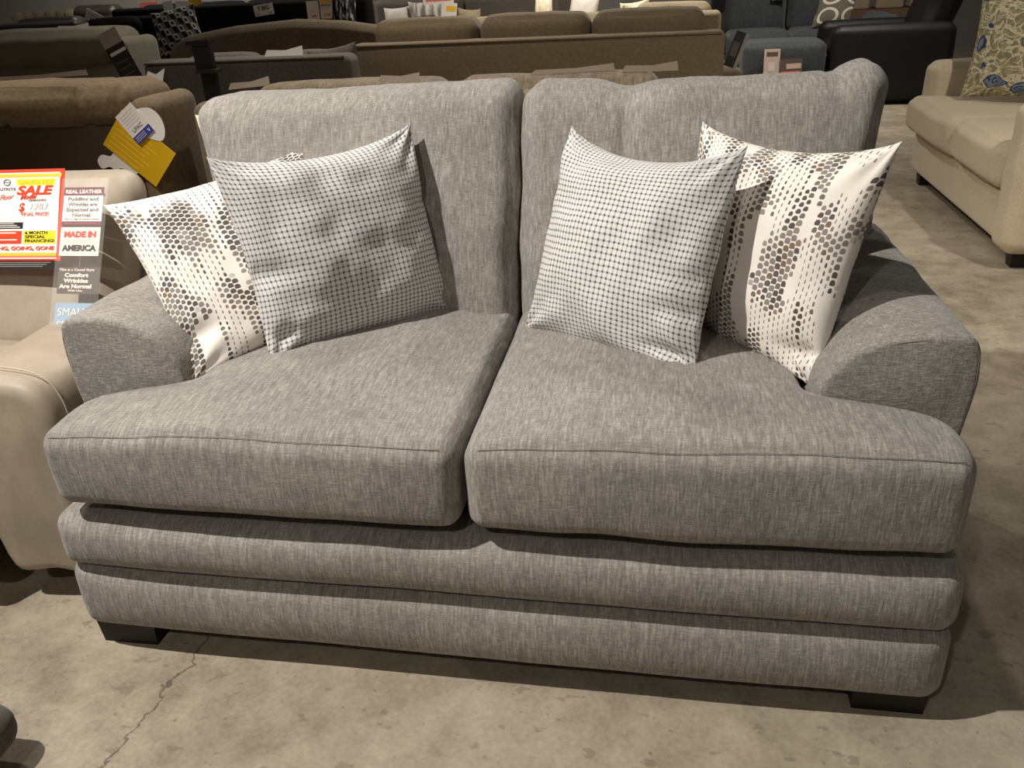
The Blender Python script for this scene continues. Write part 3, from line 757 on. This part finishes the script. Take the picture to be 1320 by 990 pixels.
# black sign holder
bs = thing('sign_holder', 'black plastic sign holder standing behind the brown sofa', 'sign holder', (-1.73, 2.62, 0))
box('base_plate', (-.10, -.08, 0), (.10, .08, .015), 'black', bs); box('pole', (-.035, -.012, .015), (.035, .012, .89), 'black', bs)
box('head', (-.05, -.016, .885), (.035, .014, 1.005), 'black', bs); box('clip', (-.075, -.02, .985), (.02, .016, 1.005), 'black', bs); box('ledge', (-.045, -.035, .868), (.055, .02, .884), 'black_print', bs)
pillow('throw_pillow', (-1.42, 3.04, .915), (-1.19, 3.10, .945), (-1.16, 3.10, .62), (-1.42, 3.04, .62), .12, 'charcoal', 'charcoal pillow on the right end of the charcoal sofa', n=24, seed=2.)

# ------------------------------------------------------------------ far left: black sofa and its things
sofa('sofa', 'long black fabric sofa far back, behind the geometric pillow', (-3.45, 6.92, 0), math.pi, 2.45, .95, 'black_fabric', back_h=1.08, ncush=2, cush_h=1.09, arm_h=.80, arm_w=.25, arm_r=.11, lean=0)
softbox_arm = sofa('armchair', 'black rounded armchair left of the geometric pillow', (-4.30, 5.85, 0), .15, .62, .8, 'black_fabric', back_h=1.02, ncush=1, cush_h=1.02, arm_h=.8, arm_w=.16, arm_r=.07, cat='armchair')
# geometric pillow cloth
m, t, b = base_mat('geometric_cubes', .9, .1)
uv = t.node('ShaderNodeTexCoord').outputs['UV']; sx = t.node('ShaderNodeSeparateXYZ'); t.link(uv, sx.inputs[0])
Vv = t.m('MULTIPLY', sx.outputs[1], 6.0); row = t.m('FLOOR', Vv)
U = t.m('ADD', t.m('MULTIPLY', sx.outputs[0], 3.2), t.m('ADD', t.m('MULTIPLY', row, .5), t.m('MULTIPLY', t.m('FRACT', Vv), .16)))
fu, fv = t.m('FRACT', U), t.m('FRACT', Vv)
c = t.ramp(fu, [(0., srgb(200, 194, 184)), (.34, srgb(120, 116, 110)), (.62, srgb(36, 34, 34)), (.9, srgb(96, 92, 88))], 'CONSTANT')
inn = t.m('MULTIPLY', t.m('LESS_THAN', t.m('ABSOLUTE', t.m('SUBTRACT', fu, .17)), .085), t.m('LESS_THAN', t.m('ABSOLUTE', t.m('SUBTRACT', fv, .5)), .24))
c = t.mix(inn, c, srgb(42, 40, 40)); t.link(c, b.inputs['Base Color']); MAT['geo'] = m
pillow('throw_pillow', (-4.00, 6.02, 1.04), (-3.62, 6.08, 1.105), (-3.50, 5.93, .80), (-3.90, 5.88, .70), .13, 'geo', 'black and white geometric cube pattern pillow far back left', n=24, seed=5.)
def pricecard(name, label, x0, z0, x1, z1, y, mat='white_paper', lines=(), words=(), lean=.15, cat='sign', rot=0.):
    r = thing(name, label, cat, matrix=frame((x0, y, z0), (math.cos(rot), 0, math.sin(rot)), (-math.sin(rot), lean, 1)))
    w, h = x1-x0, z1-z0
    card('sheet', 0, 0, w, h, .004, mat, r, th=.003)
    for (a, b_, c_, d, mm) in lines: card('print_block', a*w, b_*h, c_*w, d*h, .0052, mm, r)
    for (s, a, b_, sz, mm) in words: text(s, a*w, b_*h, sz*h, mm, r, .0056, .001)
    return r
pricecard('sign_card', 'white card reading BIG on the black sofa back', -3.255, .965, -3.075, 1.055, 6.44, lean=.02, words=(('↑BIG' if False else 'T BIG', .5, .48, .5, 'black_print'),), lines=((.05, .12, .25, .2, 'grey_print'), (.70, .12, .92, .2, 'grey_print')), rot=.10)
pricecard('price_tag', 'white price tag with red figures on the black sofa', -2.775, .925, -2.665, 1.07, 6.44, lean=.02, words=(('999', .55, .08, .22, 'red_print'),), lines=((.3, .55, .7, .58, 'pale_print'),))
pricecard('price_tag', 'pale price tag with yellow head beside the zebra pillow', -2.655, .925, -2.54, 1.09, 6.44, lean=.02, mat='cream_paper', words=(('1399', .5, .12, .2, 'salmon_print'),), lines=((0, .8, 1, 1, 'orange_print'), (.1, .62, .9, .68, 'grey_print')))
m, t, b = base_mat('marbled_cloth', .9, .1); uv = t.node('ShaderNodeTexCoord').outputs['UV']
t.link(t.ramp(t.noise(t.map(uv, (5, 2, 1)), 1.5, 3), [(.44, srgb(24, 23, 24)), (.52, srgb(70, 68, 66)), (.60, srgb(170, 164, 156))]), b.inputs['Base Color']); MAT['zebra'] = m
pillow('throw_pillow', (-2.50, 6.35, 1.16), (-2.28, 6.35, 1.16), (-2.28, 6.25, .85), (-2.50, 6.25, .85), .10, 'zebra' if 'zebra' in MAT else 'charcoal', 'dark marbled pillow at the right end of the black sofa', n=20, seed=8.)
pricecard('sign_card', 'white folded card on top of the geometric pillow', -3.92, 1.05, -3.83, 1.12, 6.12, rot=.15)
pricecard('sign_card', 'wide white card behind the geometric pillow top', -3.82, 1.07, -3.70, 1.125, 6.14, rot=-.05)
pricecard('sign_card', 'orange card at the right top of the geometric pillow', -3.70, 1.07, -3.58, 1.15, 6.16, mat='orange_print', rot=.2)
sofa('recliner', 'dark leather recliner with white tag against the grey wall', (-5.6, 7.9, 0), math.pi, .62, .9, 'dark_leather', back_h=1.0, ncush=1, cush_h=1.10, cat='recliner', arm_w=.1, lean=0, cb=.05)
pricecard('price_tag', 'white tag draped over the dark leather recliner', -5.60, .99, -5.42, 1.10, 7.46, lean=.02, lines=((.1, .3, .9, .36, 'grey_print'), (.1, .6, .9, .66, 'grey_print')), rot=-.5)
sofa('sofa', 'dark brown leather sofa back at the far left', (-5.45, 6.9, 0), math.pi, .85, .9, 'dark_leather', back_h=1.0, ncush=1, cush_h=1.03, arm_w=.14, lean=0)
bc_ = thing('barrel_chair', 'beige channel backed barrel chair at the far left wall', 'chair', (-7.15, 8.9, 0))
for i in range(9):
    a = math.pi*(i/8); x, y = .36*math.cos(a), .05+.34*math.sin(a)
    softbox('channel', (x-.07, y-.06, .12), (x+.07, y+.06, 1.06), 'beige_far', bc_, r=.055, n=(2, 2, 6))
softbox('seat_cushion', (-.32, -.36, .30), (.32, .30, .48), 'beige_far', bc_, r=.06, n=(6, 6, 3)); softbox('base_frame', (-.34, -.34, .06), (.34, .34, .31), 'beige_far', bc_, r=.05)
legs4(bc_, .7, .7, .07)
pricecard('price_sign', 'tall pale price sign behind the black armchair', -5.02, .80, -4.78, 1.25, 7.5, mat='pink_paper', lines=((.1, .3, .9, .5, 'pale_print'), (.1, .55, .9, .7, 'salmon_print')), rot=.0)
pricecard('price_sign', 'second pale price sign leaning at the grey wall', -4.70, .82, -4.50, 1.25, 7.5, mat='pink_paper', lines=((.1, .3, .9, .5, 'grey_print'),), rot=.12)

# ------------------------------------------------------------------ far centre
sofa('sofa', 'dark grey sofa against the back wall behind the taupe sofa', (-1.75, 7.88, 0), 0, 2.2, .9, 'charcoal', back_h=1.0, ncush=2, cush_h=1.02, arm_w=.2)
pillow('throw_pillow', (-2.46, 7.62, .955), (-2.18, 7.62, .97), (-2.14, 7.50, .47), (-2.42, 7.50, .47), .12, 'white_plaster', 'plain white pillow leftmost on the dark grey sofa', n=20, seed=1.)
m, t, b = base_mat('brushed_grey_cloth', .9, .1); uv = t.node('ShaderNodeTexCoord').outputs['UV']
t.link(t.ramp(t.noise(t.map(uv, (9, 2.5, 1), rot=(0, 0, .5)), 1, 3), [(.4, srgb(120, 116, 108)), (.6, srgb(204, 198, 186))]), b.inputs['Base Color']); MAT['brushed'] = m
pillow('throw_pillow', (-2.20, 7.58, 1.0), (-1.84, 7.58, 1.01), (-1.82, 7.46, .47), (-2.14, 7.46, .47), .13, 'brushed', 'grey and silver brushed pattern pillow on the dark grey sofa', n=20, seed=2.)
pricecard('sale_sign', 'small red and yellow sale tag beside the silver pillow', -1.83, .80, -1.68, .99, 7.35, lines=((0, .0, .5, .35, 'red_print'), (.3, .62, .95, .85, 'orange_print')), rot=-.1)
pricecard('price_tag', 'white price tag above the small sale tag', -2.0, .97, -1.70, 1.06, 7.40, mat='cream_paper', lines=((.1, .3, .9, .5, 'salmon_print'),))
pillow('throw_pillow', (-1.70, 7.55, .93), (-1.48, 7.55, .91), (-1.46, 7.47, .47), (-1.70, 7.47, .47), .12, 'beige_far', 'beige pillow right of the small sale tag', n=20, seed=3.)
sofa('sofa', 'beige low sofa seen from behind beyond the taupe sofa', (-.68, 6.05, 0), math.pi, 1.22, .9, 'beige_far', back_h=.86, ncush=1, cush_h=.905, lean=0, arm_w=.12)
pillow('throw_pillow', (-.80, 6.55, 1.02), (-.66, 6.55, 1.02), (-.62, 6.30, .47), (-.82, 6.30, .47), .10, 'fur', 'cream pillow standing beyond the beige low sofa', n=20, seed=4.)
pillow('throw_pillow', (-.50, 6.62, 1.02), (-.26, 6.60, 1.02), (-.33, 6.32, .47), (-.60, 6.32, .47), .12, 'white_plaster', 'light grey pillow right of the cream pillow, beyond the beige sofa', n=20, seed=5.)
sofa('sofa', 'second beige sofa seen from behind, right of the low one', (.33, 6.35, 0), math.pi, .74, .9, 'beige_far', back_h=.88, ncush=1, cush_h=.935, lean=0, arm_w=.12)
pillow('throw_pillow', (-.10, 6.55, .94), (.14, 6.55, .97), (.14, 6.45, .47), (-.10, 6.45, .47), .12, 'fur', 'lumpy white pillow on the second beige sofa', n=20, seed=6., wr=.02)

# ------------------------------------------------------------------ right back: table, blue recliner sofa, black recliner
tb = thing('side_table', 'black side table with a shelf beyond the taupe sofa', 'table', (1.05, 9.72, 0))
box('table_top', (-.28, -.3, .69), (.25, .3, .84), 'black', tb)
for x in (-.26, .22):
    for y in (-.27, .27): box('leg', (x-.02, y-.02, 0), (x+.02, y+.02, .69), 'black', tb)
box('shelf', (-.27, -.28, .2), (.24, .28, .23), 'black', tb)
rg = thing('ring_ornament', 'taupe ring ornament standing under the black side table', 'ornament', (1.13, 9.25, 0))
box('stand', (-.12, -.08, 0), (.12, .08, .40), 'taupe_ring', rg)
tube('ring', [(.12*math.cos(a), 0, .54+.13*math.sin(a)) for a in np.linspace(0, 2*math.pi, 24, endpoint=False)], .03, 'taupe_ring', rg, closed=True, seg=8)
wb = thing('storage_box', 'white box behind the ring ornament', 'box', (1.08, 10.3, 0)); softbox('box_body', (-.2, -.1, 0), (.25, .1, .70), 'white_plaster', wb, r=.01); softbox('lid', (-.205, -.105, .64), (.255, .105, .705), 'white_plaster', wb, r=.01)
dk = pricecard('hang_tag', 'dark framed tag hanging off the right end of the taupe sofa', .632, .66, .71, .86, 4.3, mat='black_print', lines=((.75, 0, 1, 1, 'grey_paper'), (.1, .3, .6, .7, 'brown_print')), cat='tag', rot=-.35)
pf = thing('pouf', 'round tan pouf right of the taupe sofa', 'pouf', (.53, 5.15, 0))
prof = [(0, .60), (.12, .605), (.20, .59), (.27, .54), (.295, .46), (.30, .3), (.28, .1), (.25, 0)]
V = []; Fc = []; n = 28
for i, (r_, z) in enumerate(prof):
    for j in range(n):
        a = 2*math.pi*j/n; rr = r_*(1-.03*(j % 4 == 0)*(i > 1)); V.append((max(rr, .001)*math.cos(a), max(rr, .001)*math.sin(a), z))
for i in range(len(prof)-1):
    for j in range(n): Fc.append((i*n+j, (i+1)*n+j, (i+1)*n+(j+1) % n, i*n+(j+1) % n))
mesh_obj('cover', V, Fc, 'taupe', pf); softbox('button', (-.03, -.03, .60), (.03, .03, .62), 'taupe', pf, r=.009)

bl = thing('recliner_sofa', 'slate blue recliner sofa with raised footrest, far right of centre', 'sofa', (1.66, 8.55, 0), .0)
W = 1.62
softbox('base_frame', (-W/2, -.35, .05), (W/2, .4, .36), 'slate', bl, r=.04)
for i in range(2):
    x0 = -W/2+.02+i*.62
    softbox('seat_cushion', (x0, -.45, .32), (x0+.61, .2, .56), 'slate', bl, r=.07, n=(8, 8, 4), bulge=(0, .02, .02), k=4)
    softbox('back_cushion', (x0+.0, .12, .50), (x0+.60, .38, 1.0), 'slate', bl, r=.08, n=(8, 4, 8), bulge=(0, .04, .01), k=4)
softbox('arm', (W/2-.22, -.45, .06), (W/2, .35, .68), 'slate', bl, r=.08, n=(4, 8, 6)); softbox('arm', (-W/2-.2, -.3, .06), (-W/2, .35, .56), 'slate', bl, r=.08, n=(4, 8, 6))
softbox('footrest', (-.70, -1.45, .24), (.0, -.95, .545), 'slate', bl, r=.06, n=(10, 6, 5), bulge=(.01, .02, .015), k=4)
box('footrest_bar', (-.6, -1.05, .06), (-.1, -.35, .26), 'dark_leg', bl)
pricecard('price_sign', 'left pale price sheet standing in front of the slate blue footrest', 1.13, .0, 1.265, .505, 6.98, mat='pink_paper', lines=((.15, .88, .85, .95, 'brown_print'), (.3, .64, .7, .78, 'pale_print'), (.0, .5, 1, .56, 'salmon_print')))
pricecard('price_sign', 'right printed price sheet standing in front of the slate blue footrest', 1.275, .0, 1.465, .42, 6.97, mat='brown_print', lines=((.05, .62, .9, .75, 'salmon_print'), (.3, .8, .95, .9, 'pink_paper')), rot=.03)
pricecard('price_tag', 'white tag hanging on the slate blue sofa back', 1.31, .83, 1.44, .95, 8.60, cat='tag')
m, t, b = base_mat('loop_print', .9, .1); uv = t.node('ShaderNodeTexCoord').outputs['UV']; sx = t.node('ShaderNodeSeparateXYZ'); t.link(uv, sx.inputs[0])
fu = t.m('SUBTRACT', t.m('FRACT', t.m('MULTIPLY', sx.outputs[0], 1.5)), .5); fv = t.m('SUBTRACT', t.m('FRACT', t.m('MULTIPLY', sx.outputs[1], 2.0)), .5)
rr = t.m('SQRT', t.m('ADD', t.m('MULTIPLY', fu, fu), t.m('MULTIPLY', fv, fv)))
t.link(t.mix(t.m('LESS_THAN', t.m('ABSOLUTE', t.m('SUBTRACT', rr, .38)), .06), srgb(112, 106, 90), srgb(216, 208, 192)), b.inputs['Base Color']); MAT['loop'] = m
pillow('throw_pillow', (1.75, 8.32, .93), (2.10, 8.27, .95), (2.02, 8.17, .57), (1.66, 8.19, .57), .13, 'loop', 'olive grey pillow with white loops on the slate blue sofa', n=24, seed=3.)

br = thing('recliner', 'black leather recliner in profile facing left behind the cream loveseat', 'recliner', (2.25, 7.55, 0), R(-90))
softbox('base_frame', (-.42, -.40, .03), (.42, .45, .40), 'black', br, r=.05)
softbox('seat_cushion', (-.25, -.55, .30), (.25, .2, .52), 'black', br, r=.07, n=(6, 8, 4), bulge=(0, .02, .02)); softbox('footrest', (-.25, -.60, .08), (.25, -.50, .42), 'black', br, r=.04)
for s in (-1, 1):
    x0, x1 = sorted((s*.46, s*.25)); softbox('arm', (x0, -.55, .02), (x1, .45, .655), 'black', br, r=.07, n=(4, 12, 8), bulge=(.01, .01, .01), k=4)
def blean(P):
    Q = P.copy(); Q[:, 1] += .32*(P[:, 2]-.4); return Q
softbox('back_cushion', (-.30, .12, .45), (.30, .36, 1.05), 'black', br, r=.09, n=(8, 4, 10), bulge=(0, .05, 0), fn=blean, wob=.012, k=4)
softbox('headrest', (-.31, .10, .82), (.31, .37, 1.06), 'black', br, r=.1, n=(8, 4, 6), bulge=(0, .04, .02), fn=blean, wob=.012, k=4)
ct = thing('console_table', 'brown wooden console table far behind the black recliner', 'table', (2.75, 10.2, 0))
box('table_top', (-.6, -.25, .56), (.6, .25, .63), 'wood', ct)
for x in (-.56, .56): box('leg', (x-.03, -.22, 0), (x+.03, .22, .56), 'wood', ct)
for i, (x, w, h) in enumerate(((-.38, .36, .3), (.02, .3, .26), (.36, .24, .22))):
    s_ = thing('storage_box', ('wide tan box at the left on the console table', 'middle tan box on the console table', 'narrow tan box at the right on the console table')[i], 'box', (2.75+x, 10.2, .63), group='tan boxes on the console table')
    softbox('box_body', (-w/2, -.15, 0), (w/2, .15, h), 'beige_far', s_, r=.02); softbox('lid', (-w/2-.005, -.155, h-.04), (w/2+.005, .155, h+.01), 'beige_far', s_, r=.012)

# ------------------------------------------------------------------ cream loveseat at the right
cl = thing('loveseat', 'cream tweed loveseat facing left at the right edge with floral pillow', 'loveseat', (2.14, 3.32, 0), R(-90))
W, D = 1.70, .92       # local x = -(world y), local front -y = world -x
softbox('base_frame', (-W/2+.02, -D/2+.03, .075), (W/2-.02, D/2, .30), 'cream', cl, r=.03, n=(24, 6, 6), k=4)
for s in (-1, 1):
    x0, x1 = sorted((s*W/2, s*(W/2-.17)))
    softbox('arm', (x0, -D/2+.04 if s < 0 else -D/2, .072), (x1, D/2-.02, .665), 'cream', cl, r=.055, n=(5, 14, 10), bulge=(.015, .012, .012), wob=.005, seed=s, k=4)
softbox('backrest', (-W/2+.02, D/2-.2, .072), (W/2-.02, D/2, .88), 'cream', cl, r=.07, n=(16, 4, 10))
for i in range(2):
    x0, x1 = ((-W/2+.02, .0), (.0, W/2-.18))[i]
    softbox('seat_cushion', (x0+.002, -D/2-.02 if i else -D/2-.03, .30), (x1-.002, D/2-.2, .485), 'cream', cl, r=.05, n=(14, 12, 5), bulge=(.004, .02, .022), wob=.005, seed=i*4., k=4)
    softbox('back_cushion', (x0+.14, D/2-.38, .46), (x1-.01, D/2-.16, .95), 'cream', cl, r=.08, n=(10, 4, 8), bulge=(0, .04, 0))
legs4(cl, W, D, .08, .075)
# floral cloth
m, t, b = base_mat('floral_print', .9, .15); uv = t.node('ShaderNodeTexCoord').outputs['UV']
wn = t.node('ShaderNodeTexNoise'); wn.inputs['Scale'].default_value = 6; t.link(uv, wn.inputs['Vector'])
w = t.node('ShaderNodeVectorMath', operation='MULTIPLY_ADD'); t.link(wn.outputs['Color'], w.inputs[0]); w.inputs[1].default_value = (.22, .22, 0); t.link(uv, w.inputs[2])
vo = t.node('ShaderNodeTexVoronoi'); vo.feature = 'DISTANCE_TO_EDGE'; vo.inputs['Scale'].default_value = 9; t.link(w.outputs[0], vo.inputs['Vector'])
vf = t.node('ShaderNodeTexVoronoi'); vf.inputs['Scale'].default_value = 5.0; t.link(w.outputs[0], vf.inputs['Vector'])
swirl = t.m('SINE', t.m('MULTIPLY', vf.outputs['Distance'], 38.0))
fl = t.m('MULTIPLY', t.m('LESS_THAN', vf.outputs['Distance'], .42), t.m('GREATER_THAN', t.noise(t.map(vf.outputs['Position'], (3, 3, 3)), 1.7, 0), .42))
leaf = t.mix(t.m('GREATER_THAN', t.noise(uv, 14, 2), .5), srgb(158, 146, 108), srgb(130, 124, 98))
c = t.mix(t.ramp(vo.outputs['Distance'], [(.03, 1.), (.06, 0.)]), leaf, srgb(206, 196, 168))
c = t.mix(t.ramp(t.noise(t.map(w.outputs[0], (7, 18, 1)), 1.4, 1), [(.56, 0.), (.58, 1.)]), c, srgb(202, 190, 158))
c = t.mix(fl, c, t.mix(t.m('GREATER_THAN', swirl, .1), srgb(120, 132, 142), srgb(58, 68, 96)))
t.link(c, b.inputs['Base Color']); MAT['floral'] = m
pillow('throw_pillow', (1.86, 3.86, .985), (2.28, 3.60, 1.01), (2.30, 3.42, .52), (1.80, 3.76, .52), .16, 'floral', 'floral pillow in blue and olive on the cream loveseat', n=36, seed=7.)

# grey ottoman just inside the lower left corner
ot = thing('ottoman', 'dark grey ottoman cut off at the lower left corner', 'ottoman', (-.98, -.45, 0))
softbox('cushion', (-.28, -.25, .035), (.225, .20, .125), 'charcoal', ot, r=.04, n=(8, 8, 4), k=4)
for sx_ in (-.2, .04):
    for sy in (-.15, .12): box('leg', (sx_-.02, sy-.02, 0), (sx_+.02, sy+.02, .045), 'dark_leg', ot)
